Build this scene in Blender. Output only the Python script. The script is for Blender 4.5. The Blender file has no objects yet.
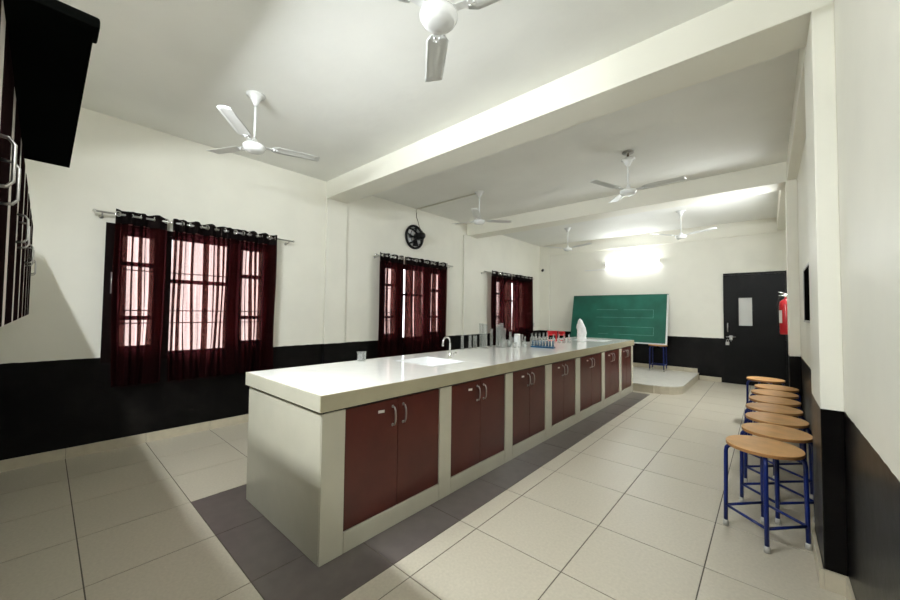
import bpy, bmesh, math, random
from mathutils import Vector, Matrix, Euler
R = math.radians; PI = math.pi
scene = bpy.context.scene
COL = scene.collection

# ------------------------------------------------------------------ camera
cam = bpy.data.cameras.new('camera'); camo = bpy.data.objects.new('camera', cam); COL.objects.link(camo)
cam.sensor_width = 36.0; cam.lens = 359.68 / 900 * 36.0; cam.clip_start = 0.02
yaw, pitch, roll = R(41.537), R(1.938), R(0.651)
fw = Vector((-math.sin(yaw) * math.cos(pitch), math.cos(yaw) * math.cos(pitch), math.sin(pitch)))
rt = Vector((math.cos(yaw), math.sin(yaw), 0)); up = rt.cross(fw)
r2 = math.cos(roll) * rt + math.sin(roll) * up; u2 = -math.sin(roll) * rt + math.cos(roll) * up
M3 = Matrix((r2, u2, -fw)).transposed()
camo.matrix_world = Matrix.Translation((0, 0, 1.46)) @ M3.to_4x4()
scene.camera = camo

# ------------------------------------------------------------------ world (overcast daylight outside the windows)
SKY = 3.3
TUBE = 660.0
FILL_SIDE = 70.0
TUBE_FAR = 70.0
FILL_BAY = 470.0
w = bpy.data.worlds.new('overcast_sky'); scene.world = w; w.use_nodes = True
bgn = w.node_tree.nodes['Background']; bgn.inputs[0].default_value = (0.93, 0.97, 1.0, 1); bgn.inputs[1].default_value = SKY
scene.view_settings.view_transform = 'Standard'; scene.view_settings.look = 'None'
scene.view_settings.gamma = 1.0; scene.view_settings.use_curve_mapping = False
scene.view_settings.exposure = 0.65
scene.cycles.use_denoising = True
scene.cycles.max_bounces = 12; scene.cycles.diffuse_bounces = 8; scene.cycles.transparent_max_bounces = 24
scene.cycles.sample_clamp_indirect = 6.0

# ------------------------------------------------------------------ materials
MATS = {}
def new_mat(name):
    m = bpy.data.materials.new(name); m.use_nodes = True
    nt = m.node_tree; b = nt.nodes['Principled BSDF']; MATS[name] = m
    return m, nt, b
def N(nt, kind, **kw):
    n = nt.nodes.new(kind)
    for k, v in kw.items(): setattr(n, k, v)
    return n
def mat(name, col, rough=0.5, metal=0.0, spec=0.5, noise=0.0, nscale=8.0, bump=0.0, bscale=30.0, coat=0.0, emit=None):
    m, nt, b = new_mat(name)
    b.inputs['Base Color'].default_value = (*col, 1); b.inputs['Roughness'].default_value = rough
    b.inputs['Metallic'].default_value = metal; b.inputs['Specular IOR Level'].default_value = spec
    b.inputs['Coat Weight'].default_value = coat
    tc = N(nt, 'ShaderNodeNewGeometry')
    if noise:
        nz = N(nt, 'ShaderNodeTexNoise'); nz.inputs['Scale'].default_value = nscale; nz.inputs['Detail'].default_value = 5
        nt.links.new(tc.outputs['Position'], nz.inputs['Vector'])
        cr = N(nt, 'ShaderNodeValToRGB'); cr.color_ramp.elements[0].position = 0.3; cr.color_ramp.elements[1].position = 0.7
        cr.color_ramp.elements[0].color = (*[c * (1 - noise) for c in col], 1)
        cr.color_ramp.elements[1].color = (*[min(1, c * (1 + noise)) for c in col], 1)
        nt.links.new(nz.outputs['Fac'], cr.inputs['Fac']); nt.links.new(cr.outputs['Color'], b.inputs['Base Color'])
    if bump:
        nb = N(nt, 'ShaderNodeTexNoise'); nb.inputs['Scale'].default_value = bscale; nb.inputs['Detail'].default_value = 4
        nt.links.new(tc.outputs['Position'], nb.inputs['Vector'])
        bp = N(nt, 'ShaderNodeBump'); bp.inputs['Strength'].default_value = bump; bp.inputs['Distance'].default_value = 0.02
        nt.links.new(nb.outputs['Fac'], bp.inputs['Height']); nt.links.new(bp.outputs['Normal'], b.inputs['Normal'])
    if emit:
        b.inputs['Emission Color'].default_value = (*emit[0], 1); b.inputs['Emission Strength'].default_value = emit[1]
    return m

WALLC = (0.80, 0.785, 0.70)
def wall_paint():
    m, nt, b = new_mat('wall_paint')
    g = N(nt, 'ShaderNodeNewGeometry'); sp = N(nt, 'ShaderNodeSeparateXYZ'); nt.links.new(g.outputs['Position'], sp.inputs[0])
    nz = N(nt, 'ShaderNodeTexNoise'); nz.inputs['Scale'].default_value = 14; nt.links.new(g.outputs['Position'], nz.inputs['Vector'])
    ma = N(nt, 'ShaderNodeMath', operation='MULTIPLY_ADD'); ma.inputs[1].default_value = 0.012; nt.links.new(nz.outputs['Fac'], ma.inputs[0]); nt.links.new(sp.outputs['Z'], ma.inputs[2])
    gt = N(nt, 'ShaderNodeMath', operation='GREATER_THAN'); gt.inputs[1].default_value = 0.961; nt.links.new(ma.outputs[0], gt.inputs[0])
    n2 = N(nt, 'ShaderNodeTexNoise'); n2.inputs['Scale'].default_value = 1.6; n2.inputs['Detail'].default_value = 6; nt.links.new(g.outputs['Position'], n2.inputs['Vector'])
    c1 = N(nt, 'ShaderNodeValToRGB'); c1.color_ramp.elements[0].position = 0.35; c1.color_ramp.elements[1].position = 0.6
    c1.color_ramp.elements[0].color = (*[c * 0.95 for c in WALLC], 1); c1.color_ramp.elements[1].color = (*WALLC, 1); nt.links.new(n2.outputs['Fac'], c1.inputs['Fac'])
    n3 = N(nt, 'ShaderNodeTexNoise'); n3.inputs['Scale'].default_value = 5; n3.inputs['Detail'].default_value = 8; nt.links.new(g.outputs['Position'], n3.inputs['Vector'])
    c2 = N(nt, 'ShaderNodeValToRGB'); c2.color_ramp.elements[0].position = 0.45; c2.color_ramp.elements[1].position = 0.75
    c2.color_ramp.elements[0].color = (0.0028, 0.0024, 0.0024, 1); c2.color_ramp.elements[1].color = (0.008, 0.007, 0.0065, 1); nt.links.new(n3.outputs['Fac'], c2.inputs['Fac'])
    mx = N(nt, 'ShaderNodeMix', data_type='RGBA'); nt.links.new(gt.outputs[0], mx.inputs['Factor'])
    nt.links.new(c2.outputs['Color'], mx.inputs['A']); nt.links.new(c1.outputs['Color'], mx.inputs['B'])
    nt.links.new(mx.outputs['Result'], b.inputs['Base Color'])
    rr = N(nt, 'ShaderNodeMix', data_type='FLOAT'); nt.links.new(gt.outputs[0], rr.inputs['Factor']); rr.inputs['A'].default_value = 0.32; rr.inputs['B'].default_value = 0.42
    nt.links.new(rr.outputs['Result'], b.inputs['Roughness']); sl = N(nt, 'ShaderNodeMix', data_type='FLOAT'); nt.links.new(gt.outputs[0], sl.inputs['Factor']); sl.inputs['A'].default_value = 0.12; sl.inputs['B'].default_value = 0.3; nt.links.new(sl.outputs['Result'], b.inputs['Specular IOR Level'])
    nb = N(nt, 'ShaderNodeTexNoise'); nb.inputs['Scale'].default_value = 9; nb.inputs['Detail'].default_value = 5; nt.links.new(g.outputs['Position'], nb.inputs['Vector'])
    bp = N(nt, 'ShaderNodeBump'); bp.inputs['Strength'].default_value = 0.12; bp.inputs['Distance'].default_value = 0.02
    nt.links.new(nb.outputs['Fac'], bp.inputs['Height']); nt.links.new(bp.outputs['Normal'], b.inputs['Normal'])
wall_paint()
mat('beam_paint', (0.80, 0.785, 0.70), 0.5, spec=0.3, noise=0.02, nscale=2, bump=0.1, bscale=6)
mat('ceiling_paint', (0.80, 0.80, 0.76), 0.55, spec=0.25, noise=0.03, nscale=1.5, bump=0.7, bscale=1.7)
mat('grout', (0.10, 0.085, 0.065), 0.8)
mat('floor_tile', (0.53, 0.485, 0.39), 0.36, noise=0.06, nscale=60)
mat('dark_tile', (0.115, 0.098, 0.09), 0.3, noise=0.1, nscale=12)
mat('skirting_tile', (0.50, 0.45, 0.34), 0.35, noise=0.08, nscale=10)
mat('bench_tile', (0.56, 0.535, 0.425), 0.16, noise=0.03, nscale=6)
mat('worktop_stone', (0.90, 0.895, 0.86), 0.05, noise=0.02, nscale=12)
mat('lit_platform_stone', (0.74, 0.72, 0.65), 0.25, noise=0.04, nscale=10)  # tone raised, lamp light on the platform top put in the colour
mat('shaded_edge_stone', (0.44, 0.40, 0.275), 0.2, noise=0.03, nscale=9)  # darker copy of the edge tile, shade of the front put in the colour
mat('maroon_laminate', (0.082, 0.018, 0.012), 0.3, spec=0.35, noise=0.12, nscale=5)
mat('dark_laminate', (0.010, 0.005, 0.005), 0.6, spec=0.0, noise=0.1)
mat('pale_laminate', (0.62, 0.56, 0.50), 0.35)
mat('chrome', (0.75, 0.75, 0.74), 0.15, metal=1.0)
mat('steel_dull', (0.45, 0.44, 0.42), 0.35, metal=1.0)
mat('black_paint', (0.0035, 0.0035, 0.0032), 0.4, spec=0.1, noise=0.15, nscale=6)
mat('black_board', (0.004, 0.0045, 0.004), 0.7, spec=0.0)
mat('black_metal', (0.004, 0.004, 0.0045), 0.35, spec=0.25)
mat('gap_dark', (0.01, 0.009, 0.008), 0.9)
mat('blue_enamel', (0.005, 0.015, 0.115), 0.3, spec=0.35)
mat('plywood', (0.62, 0.335, 0.12), 0.4, noise=0.14, nscale=9)
mat('plywood_edge', (0.30, 0.14, 0.045), 0.55)
mat('rubber_white', (0.45, 0.44, 0.40), 0.6)
mat('white_enamel', (0.78, 0.79, 0.78), 0.25)
mat('blade_enamel', (0.70, 0.71, 0.69), 0.3)
mat('white_ceramic', (0.88, 0.89, 0.90), 0.12)
mat('white_plastic', (0.80, 0.80, 0.79), 0.35, noise=0.05, nscale=30)
mat('jar_plastic', (0.78, 0.80, 0.80), 0.3)
mat('red_plastic', (0.55, 0.012, 0.02), 0.3)
mat('extinguisher_red', (0.42, 0.008, 0.014), 0.25)
mat('blue_plastic', (0.006, 0.075, 0.17), 0.3)
mat('chalkboard_green', (0.012, 0.105, 0.072), 0.5, spec=0.3, noise=0.22, nscale=3)
mat('chalk', (0.12, 0.27, 0.22), 0.9)
mat('aluminium', (0.66, 0.67, 0.66), 0.4, metal=0.6)
mat('window_wood', (0.007, 0.004, 0.0038), 0.55, spec=0.02)
mat('paper_white', (0.75, 0.73, 0.68), 0.6)
mat('frosted_pane', (0.50, 0.50, 0.47), 0.35)
mat('grey_label', (0.55, 0.55, 0.55), 0.5)
mat('tube_glow', (0.9, 0.9, 0.9), 0.5, emit=((0.93, 0.98, 1.0), TUBE))
mat('far_tube_glow', (0.9, 0.9, 0.9), 0.5, emit=((0.93, 0.97, 1.0), TUBE_FAR))  # dimmed so the halo on the end wall stays small
mat('bay_fill_glow', (0.9, 0.9, 0.9), 0.5, emit=((0.94, 0.98, 1.0), FILL_BAY))
mat('side_fill_glow', (0.9, 0.9, 0.9), 0.5, emit=((0.95, 0.98, 1.0), FILL_SIDE))
mat('curtain_header', (0.006, 0.004, 0.004), 0.95, spec=0.05)
mat('wire_brown', (0.16, 0.12, 0.08), 0.6)
mat('conduit_pvc', (0.62, 0.60, 0.52), 0.45)

def glass_mat(name, tint, refl=0.5, bright_mix=0.0):
    m, nt, b = new_mat(name); nt.nodes.remove(b)
    out = nt.nodes['Material Output']
    tr = N(nt, 'ShaderNodeBsdfTransparent'); tr.inputs[0].default_value = (*tint, 1)
    gl = N(nt, 'ShaderNodeBsdfGlossy'); gl.inputs['Roughness'].default_value = 0.03
    lw = N(nt, 'ShaderNodeLayerWeight'); lw.inputs['Blend'].default_value = 0.5
    pw = N(nt, 'ShaderNodeMath', operation='POWER'); pw.inputs[1].default_value = 3.5; nt.links.new(lw.outputs['Facing'], pw.inputs[0])
    fr = N(nt, 'ShaderNodeMath', operation='MULTIPLY_ADD'); fr.inputs[1].default_value = refl; fr.inputs[2].default_value = 0.04; nt.links.new(pw.outputs[0], fr.inputs[0])
    mx = N(nt, 'ShaderNodeMixShader'); nt.links.new(fr.outputs[0], mx.inputs[0]); nt.links.new(tr.outputs[0], mx.inputs[1]); nt.links.new(gl.outputs[0], mx.inputs[2])
    if bright_mix:  # white mixed in to stand for bright room reflections in the glass
        df = N(nt, 'ShaderNodeBsdfTranslucent'); df.inputs[0].default_value = (0.85, 0.87, 0.86, 1); d2 = N(nt, 'ShaderNodeBsdfDiffuse'); d2.inputs[0].default_value = (0.85, 0.87, 0.86, 1)
        ad = N(nt, 'ShaderNodeMixShader'); nt.links.new(df.outputs[0], ad.inputs[1]); nt.links.new(d2.outputs[0], ad.inputs[2])
        m2 = N(nt, 'ShaderNodeMixShader'); m2.inputs[0].default_value = bright_mix; nt.links.new(mx.outputs[0], m2.inputs[1]); nt.links.new(ad.outputs[0], m2.inputs[2]); mx = m2
    nt.links.new(mx.outputs[0], out.inputs['Surface'])
glass_mat('lab_glass', (0.96, 0.97, 0.965), 0.9, 0.14)
glass_mat('window_glass', (0.95, 0.97, 0.97), 0.5)

def fabric_mat():
    m, nt, b = new_mat('sheer_maroon'); nt.nodes.remove(b); out = nt.nodes['Material Output']
    g = N(nt, 'ShaderNodeNewGeometry')
    wv = N(nt, 'ShaderNodeTexNoise'); wv.inputs['Scale'].default_value = 25; wv.inputs['Detail'].default_value = 4
    mp = N(nt, 'ShaderNodeMapping'); mp.inputs['Scale'].default_value = (1, 1.6, 0.04)
    nt.links.new(g.outputs['Position'], mp.inputs[0]); nt.links.new(mp.outputs[0], wv.inputs['Vector'])
    tr = N(nt, 'ShaderNodeBsdfTransparent'); tr.inputs[0].default_value = (0.96, 0.68, 0.63, 1)
    di = N(nt, 'ShaderNodeBsdfDiffuse'); di.inputs[0].default_value = (0.010, 0.003, 0.0034, 1)
    tl = N(nt, 'ShaderNodeBsdfTranslucent'); tl.inputs[0].default_value = (0.06, 0.012, 0.014, 1)
    a = N(nt, 'ShaderNodeAddShader'); nt.links.new(di.outputs[0], a.inputs[0]); nt.links.new(tl.outputs[0], a.inputs[1])
    cr = N(nt, 'ShaderNodeMapRange'); cr.inputs['From Min'].default_value = 0.3; cr.inputs['From Max'].default_value = 0.7
    cr.inputs['To Min'].default_value = 0.19; cr.inputs['To Max'].default_value = 0.34; nt.links.new(wv.outputs['Fac'], cr.inputs['Value'])
    mx = N(nt, 'ShaderNodeMixShader'); nt.links.new(cr.outputs[0], mx.inputs[0]); nt.links.new(a.outputs[0], mx.inputs[1]); nt.links.new(tr.outputs[0], mx.inputs[2])
    nt.links.new(mx.outputs[0], out.inputs['Surface'])
fabric_mat()

# ------------------------------------------------------------------ mesh helpers
class MB:
    def __init__(s): s.v = []; s.f = []; s.sm = []; s.mi = []
    def add(s, vs, fs, smooth=False, mi=0):
        o = len(s.v); s.v += [tuple(v) for v in vs]
        for f in fs: s.f.append([i + o for i in f]); s.sm.append(smooth); s.mi.append(mi)
        return s
    def box(s, x0, x1, y0, y1, z0, z1, mi=0):
        x0, x1 = sorted((x0, x1)); y0, y1 = sorted((y0, y1)); z0, z1 = sorted((z0, z1))
        vs = [(x0, y0, z0), (x1, y0, z0), (x1, y1, z0), (x0, y1, z0), (x0, y0, z1), (x1, y0, z1), (x1, y1, z1), (x0, y1, z1)]
        return s.add(vs, [(0, 3, 2, 1), (4, 5, 6, 7), (0, 1, 5, 4), (1, 2, 6, 5), (2, 3, 7, 6), (3, 0, 4, 7)], mi=mi)
    def bbox(s, x0, x1, y0, y1, z0, z1, b=0.004, mi=0):     # box with chamfered edges
        bm = bmesh.new(); bmesh.ops.create_cube(bm, size=1)
        for v in bm.verts:
            v.co = Vector(((x0 + x1) / 2 + v.co.x * abs(x1 - x0), (y0 + y1) / 2 + v.co.y * abs(y1 - y0), (z0 + z1) / 2 + v.co.z * abs(z1 - z0)))
        bmesh.ops.bevel(bm, geom=bm.edges[:], offset=b, segments=2, affect='EDGES', profile=0.6)
        bm.verts.ensure_lookup_table()
        s.add([v.co for v in bm.verts], [[v.index for v in f.verts] for f in bm.faces], mi=mi); bm.free(); return s
    def lathe(s, prof, n=24, c=(0, 0, 0), axis='Z', smooth=True, mi=0):
        vs = []; fs = []; idx = []
        for (r, h) in prof:
            if r < 1e-6: idx.append([len(vs)]); vs.append((0, 0, h))
            else:
                idx.append(list(range(len(vs), len(vs) + n)))
                for k in range(n): a = 2 * PI * k / n; vs.append((r * math.cos(a), r * math.sin(a), h))
        for a, b in zip(idx[:-1], idx[1:]):
            for k in range(n):
                k2 = (k + 1) % n
                if len(a) == 1 and len(b) == 1: continue
                if len(a) == 1: fs.append((a[0], b[k2], b[k]))
                elif len(b) == 1: fs.append((a[k], a[k2], b[0]))
                else: fs.append((a[k], a[k2], b[k2], b[k]))
        if axis == 'X': vs = [(h, x, y) for x, y, h in vs]
        if axis == 'Y': vs = [(y, h, x) for x, y, h in vs]
        vs = [(x + c[0], y + c[1], z + c[2]) for x, y, z in vs]
        return s.add(vs, fs, smooth, mi)
    def cyl(s, r, p0, p1, n=16, smooth=True, mi=0): return s.tube([p0, p1], r, n, smooth, mi)
    def tube(s, pts, r, n=10, smooth=True, mi=0, closed=False):
        P = [Vector(p) for p in pts]; vs = []; fs = []; m = len(P); prev = None
        for i, p in enumerate(P):
            if closed: t = (P[(i + 1) % m] - P[i - 1]).normalized()
            else: t = (P[min(i + 1, m - 1)] - P[max(i - 1, 0)]).normalized()
            if prev is None: a = t.orthogonal().normalized()
            else:
                a = prev - t * prev.dot(t)
                a = a.normalized() if a.length > 1e-5 else t.orthogonal().normalized()
            prev = a; b = t.cross(a)
            rr = r[i] if isinstance(r, (list, tuple)) else r
            for k in range(n): q = 2 * PI * k / n; vs.append(p + a * (rr * math.cos(q)) + b * (rr * math.sin(q)))
        L = m if closed else m - 1
        for i in range(L):
            j = (i + 1) % m
            for k in range(n): k2 = (k + 1) % n; fs.append((i * n + k, i * n + k2, j * n + k2, j * n + k))
        if not closed: fs.append(list(range(n))[::-1]); fs.append(list(range((m - 1) * n, m * n)))
        return s.add(vs, fs, smooth, mi)
    def prism(s, poly, z0, z1, mi=0):
        n = len(poly); vs = [(x, y, z0) for x, y in poly] + [(x, y, z1) for x, y in poly]
        return s.add(vs, [list(range(n))[::-1], list(range(n, 2 * n))] + [(k, (k + 1) % n, n + (k + 1) % n, n + k) for k in range(n)], mi=mi)
    def xf(s, M): s.v = [tuple(M @ Vector(v)) for v in s.v]; return s
    def mesh(s, name, mats):
        me = bpy.data.meshes.new(name); me.from_pydata(s.v, [], s.f); me.validate(clean_customdata=False)
        if not isinstance(mats, (list, tuple)): mats = [mats]
        for m in mats: me.materials.append(MATS[m])
        if len(me.polygons) == len(s.sm):
            me.polygons.foreach_set('use_smooth', s.sm); me.polygons.foreach_set('material_index', s.mi)
        me.update(); return me
    def build(s, name, mats, parent=None, loc=None, rot=None):
        o = bpy.data.objects.new(name, s.mesh(name, mats)); COL.objects.link(o)
        if parent: o.parent = parent
        if loc: o.location = loc
        if rot: o.rotation_euler = rot
        return o
def tag(o, label=None, cat=None, group=None, kind=None):
    if label: o['label'] = label
    if cat: o['category'] = cat
    if group: o['group'] = group
    if kind: o['kind'] = kind
    return o
def empty(name, loc=(0, 0, 0), rot=(0, 0, 0)):
    o = bpy.data.objects.new(name, None); COL.objects.link(o); o.location = loc; o.rotation_euler = rot; o.empty_display_size = 0.1
    return o
def inst(name, me, parent=None, loc=(0, 0, 0), rot=(0, 0, 0), scale=(1, 1, 1)):
    o = bpy.data.objects.new(name, me); COL.objects.link(o); o.parent = parent; o.location = loc; o.rotation_euler = rot; o.scale = scale
    return o
def copy_tree(o, parent=None):
    c = o.copy(); COL.objects.link(c); c.parent = parent
    for ch in [x for x in o.children]: copy_tree(ch, c)
    return c

XL, XR, YN, YF, ZC = -5.12, 0.295, -0.40, 9.86, 3.467
# ------------------------------------------------------------------ setting: floor
fl = MB().box(XL - .16, XR + .16, YN - .16, YF + .16, -0.12, -0.0025).build('floor', 'grout')
tag(fl, 'cream square tiled laboratory floor with a dark tile band around the bench', kind='structure')
TP = 0.6; X0, Y0 = -5.1, 0.187 - 0.6
xs = [XL] + [round(-5.1 + TP * k, 4) for k in range(1, 9)] + [XR]
ys = [YN] + [round(0.187 + TP * k, 4) for k in range(0, 17)] + [YF]
def tile(x0, x1, y0, y1, m):
    g = 0.0032
    sx, sy = x1 - x0 - 2 * g, y1 - y0 - 2 * g
    if sx < .02 or sy < .02: return
    key = (round(sx, 3), round(sy, 3), m)
    if key not in tile.cache: tile.cache[key] = MB().bbox(-sx / 2, sx / 2, -sy / 2, sy / 2, -0.012, 0, b=0.0006).mesh('floor_tile', m)
    o = inst('floor_tile', tile.cache[key], fl, ((x0 + x1) / 2, (y0 + y1) / 2, 0))
    if m == 'dark_tile': o['label'] = 'dark brown border tile'
tile.cache = {}
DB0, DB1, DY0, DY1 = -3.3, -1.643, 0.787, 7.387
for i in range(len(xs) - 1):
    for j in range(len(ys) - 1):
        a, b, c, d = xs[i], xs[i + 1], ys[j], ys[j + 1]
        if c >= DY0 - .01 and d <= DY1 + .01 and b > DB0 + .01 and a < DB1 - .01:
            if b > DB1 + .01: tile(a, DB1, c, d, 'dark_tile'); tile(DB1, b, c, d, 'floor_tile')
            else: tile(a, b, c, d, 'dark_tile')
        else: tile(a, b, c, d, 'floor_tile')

# ------------------------------------------------------------------ setting: walls, ceiling
WINS = [(0.40, 2.09), (3.90, 5.59), (7.37, 9.06)]; WZ0, WZ1 = 0.90, 2.35
wl = MB(); yy = YN - .16
for a, b in WINS:
    wl.box(XL - .16, XL, yy, a, 0, ZC); wl.box(XL - .16, XL, a, b, 0, WZ0); wl.box(XL - .16, XL, a, b, WZ1, ZC); yy = b
wl.box(XL - .16, XL, yy, YF + .16, 0, ZC)
tag(wl.build('wall_left', 'wall_paint'), 'cream wall with black painted dado and three curtained windows', kind='structure')
tag(MB().box(XL, XR, YF, YF + .16, 0, ZC).build('wall_far', 'wall_paint'), 'cream end wall with black dado behind the chalkboard', kind='structure')
tag(MB().box(XR, XR + .16, YN - .16, YF + .16, 0, ZC).build('wall_right', 'wall_paint'), 'cream wall with glossy black dado behind the stools', kind='structure')
tag(MB().box(XL, XR, YN - .16, YN, 0, ZC).build('wall_near', 'wall_paint'), 'cream wall carrying the dark wall cabinets', kind='structure')
tag(MB().box(XL - .16, XR + .16, YN - .16, YF + .16, ZC, ZC + .15).build('ceiling', 'ceiling_paint'), 'white uneven plaster ceiling', kind='structure')
trim_n = [0]
def trim(mb, m, label):
    trim_n[0] += 1
    return tag(mb.build('trim_%d' % trim_n[0], m), label, kind='structure')
def cbox(*a): return MB().bbox(*a, b=0.006)
trim(cbox(XL, XR, 2.85, 3.21, 3.2, ZC), 'beam_paint', 'broad cream ceiling beam between first and second bays')
trim(cbox(XL, XR, 6.33, 6.72, 3.2, ZC), 'beam_paint', 'cream ceiling beam between second and third bays')
trim(cbox(0.20, XR, 3.21, 6.33, 3.2, ZC), 'beam_paint', 'cream side beam over the stools')
trim(cbox(0.15, XR, 6.72, YF, 3.2, ZC), 'beam_paint', 'cream side beam above the black door')
trim(cbox(XL, 0.15, YF - .03, YF, 3.16, ZC), 'beam_paint', 'shallow cream band along top of the end wall')
trim(cbox(0.205, XR, 2.84, 3.375, 0, 3.2), 'wall_paint', 'cream pillar with black dado beside the first stool')
trim(cbox(0.19, XR, 6.28, 6.66, 0, 3.2), 'wall_paint', 'cream pillar with black dado in front of the fire extinguisher')
trim(cbox(XL, XL + .04, 2.85, 3.21, 0, 3.2), 'wall_paint', 'cream wall pillar between first and second windows')
trim(cbox(XL, XL + .04, 6.2, 6.5, 0, 3.2), 'wall_paint', 'cream wall pillar between second and third windows')
trim(cbox(XL, -4.82, YF - .03, YF, 0, 3.16), 'wall_paint', 'cream corner pillar behind the bench end')

# skirtings of tile pieces
def skirting(side, pieces, label):
    root = tag(empty('baseboard_' + side), label, kind='structure')
    for (x0, x1, y0, y1, z0, z1) in pieces:
        sx, sy, sz = x1 - x0, y1 - y0, z1 - z0
        key = ('s', round(sx, 3), round(sy, 3), round(sz, 3))
        if key not in tile.cache: tile.cache[key] = MB().bbox(-sx / 2, sx / 2, -sy / 2, sy / 2, -sz / 2, sz / 2, b=0.002).mesh('skirting_tile', 'skirting_tile')
        inst('skirting_tile', tile.cache[key], root, ((x0 + x1) / 2, (y0 + y1) / 2, (z0 + z1) / 2))
pl = []; y = YN + .002
for j in range(len(ys) - 1): pl.append((XL + .0, XL + .013, ys[j] + .001, ys[j + 1] - .001, 0.0, 0.1))
pl = [p for p in pl if not (p[2] > 2.6 and p[3] < 3.3)]
for p in ((XL, XL + .053, 2.84, 3.22, 0, .1), (XL, XL + .013, 2.588, 2.838, 0, .1), (XL, XL + .013, 3.222, 3.785, 0, .1)): pl.append(p)
skirting('left', pl, 'low beige tile skirting below the black dado under the curtains')
pr_ = [(XR - .013, XR, ys[j] + .001, ys[j + 1] - .001, 0, .1) for j in range(0, 4)] + [(XR - .013, XR, 2.589, 2.82, 0, .1), (0.185, 0.203, 2.82, 3.39, 0, .1), (0.2035, XR - .0005, 2.82, 2.838, 0, .1)]
pr_ += [(XR - .013, XR, 3.392 + .58 * k, 3.39 + .58 * (k + 1), 0, .1) for k in range(5)] + [(0.175, 0.189, 6.262, 6.66, 0, .1), (0.19, XR, 6.262, 6.279, 0, .1)] + [(XR - .013, XR, 6.67 + .6 * k, 6.668 + .6 * (k + 1), 0, .1) for k in range(5)]
skirting('right', pr_, 'beige tile skirting below the black dado behind the stools')
skirting('far', [(XL + .02 + .6 * k, XL + .018 + .6 * (k + 1), YF - .013 - (.03 if k == 0 else 0), YF, .152, .25) for k in range(6)] + [(-1.498, -1.222, YF - .013, YF, .152, .25), (-1.19, -0.79, YF - .013, YF, 0.0, .1)], 'beige tile skirting on the end wall above the platform')

# raised platform with rounded corner
poly = [(XL + .02, 7.53), (-1.62, 7.53)]
for k in range(9):
    a = -PI / 2 + PI / 2 * k / 8; poly.append((-1.60 + 0.40 * math.cos(a), 7.95 + 0.40 * math.sin(a) - 0.0))
poly += [(-1.20, YF - .002), (XL + .02, YF - .002)]
dais = empty('platform'); tag(dais, 'low cream teaching platform with rounded corner below the chalkboard', 'platform')
MB().prism(poly, 0.0, 0.135).build('riser', 'skirting_tile', dais)
MB().prism([(x + (0.008 if x > -1.7 else 0), y - (.008 if y < 8 else 0)) for x, y in poly], 0.136, 0.152).build('platform_top', 'lit_platform_stone', dais)

# ------------------------------------------------------------------ windows
def window(n, ya, yb):
    root = tag(empty('window_%d' % n, (XL, (ya + yb) / 2, 0)), ['dark framed three-light window behind the curtains closest to the wall cabinets', 'dark framed three-light window below the exhaust fan', 'dark framed three-light window close to the chalkboard'][n - 1], kind='structure')
    W = (yb - ya) / 2; xa, xb = -0.07, 0.012
    fr = MB()
    fr.box(xa, xb, -W, -W + .085, WZ0, WZ1); fr.box(xa, xb, W - .085, W, WZ0, WZ1)
    fr.box(xa, xb, -W + .085, W - .085, WZ1 - .06, WZ1); fr.box(xa, xb, -W + .085, W - .085, WZ0, WZ0 + .05)
    for c in (-.355, .355): fr.box(xa, xb, c - .035, c + .035, WZ0 + .05, WZ1 - .06)
    frame = fr.build('window_frame', 'window_wood', root)
    for (a, b, tr, st) in ((-W + .085, -.39, (1.36, 1.94), .05), (-.32, .32, (1.78,), .03), (.39, W - .085, (1.36, 1.90), .05)):
        s = MB(); z0, z1 = WZ0 + .05, WZ1 - .06; t0, t1 = -0.05, -0.005
        s.box(t0, t1, a, a + st, z0, z1); s.box(t0, t1, b - st, b, z0, z1); s.box(t0, t1, a + st, b - st, z0, z0 + (.11 if st > .04 else .03)); s.box(t0, t1, a + st, b - st, z1 - st, z1)
        for t in tr: s.box(t0, t1, a + st, b - st, t - .022, t + .022)
        sash = s.build('sash', 'window_wood', root)
        zz = [z0 + (.11 if st > .04 else .03)] + [t for t in tr] + [z1 - st]
        for k in range(len(zz) - 1):
            MB().box(-.03, -.026, a + st + .002, b - st - .002, zz[k] + (.023 if k else .001), zz[k + 1] - (.023 if k < len(zz) - 2 else .001)).build('window_pane', 'window_glass', sash)
    for z in (1.30, 1.44, 1.88):
        MB().cyl(.006, (-.09, -W + .01, z), (-.09, W - .01, z), 6).build('grille_bar', 'black_metal', root)
    MB().tube([(.016, -W + .055, 1.62), (.03, -W + .055, 1.62), (.03, -W + .055, 1.83), (.016, -W + .055, 1.83)], .006, 8).build('window_latch', 'steel_dull', root)
    return root
for i, (a, b) in enumerate(WINS): window(i + 1, a, b)

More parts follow.
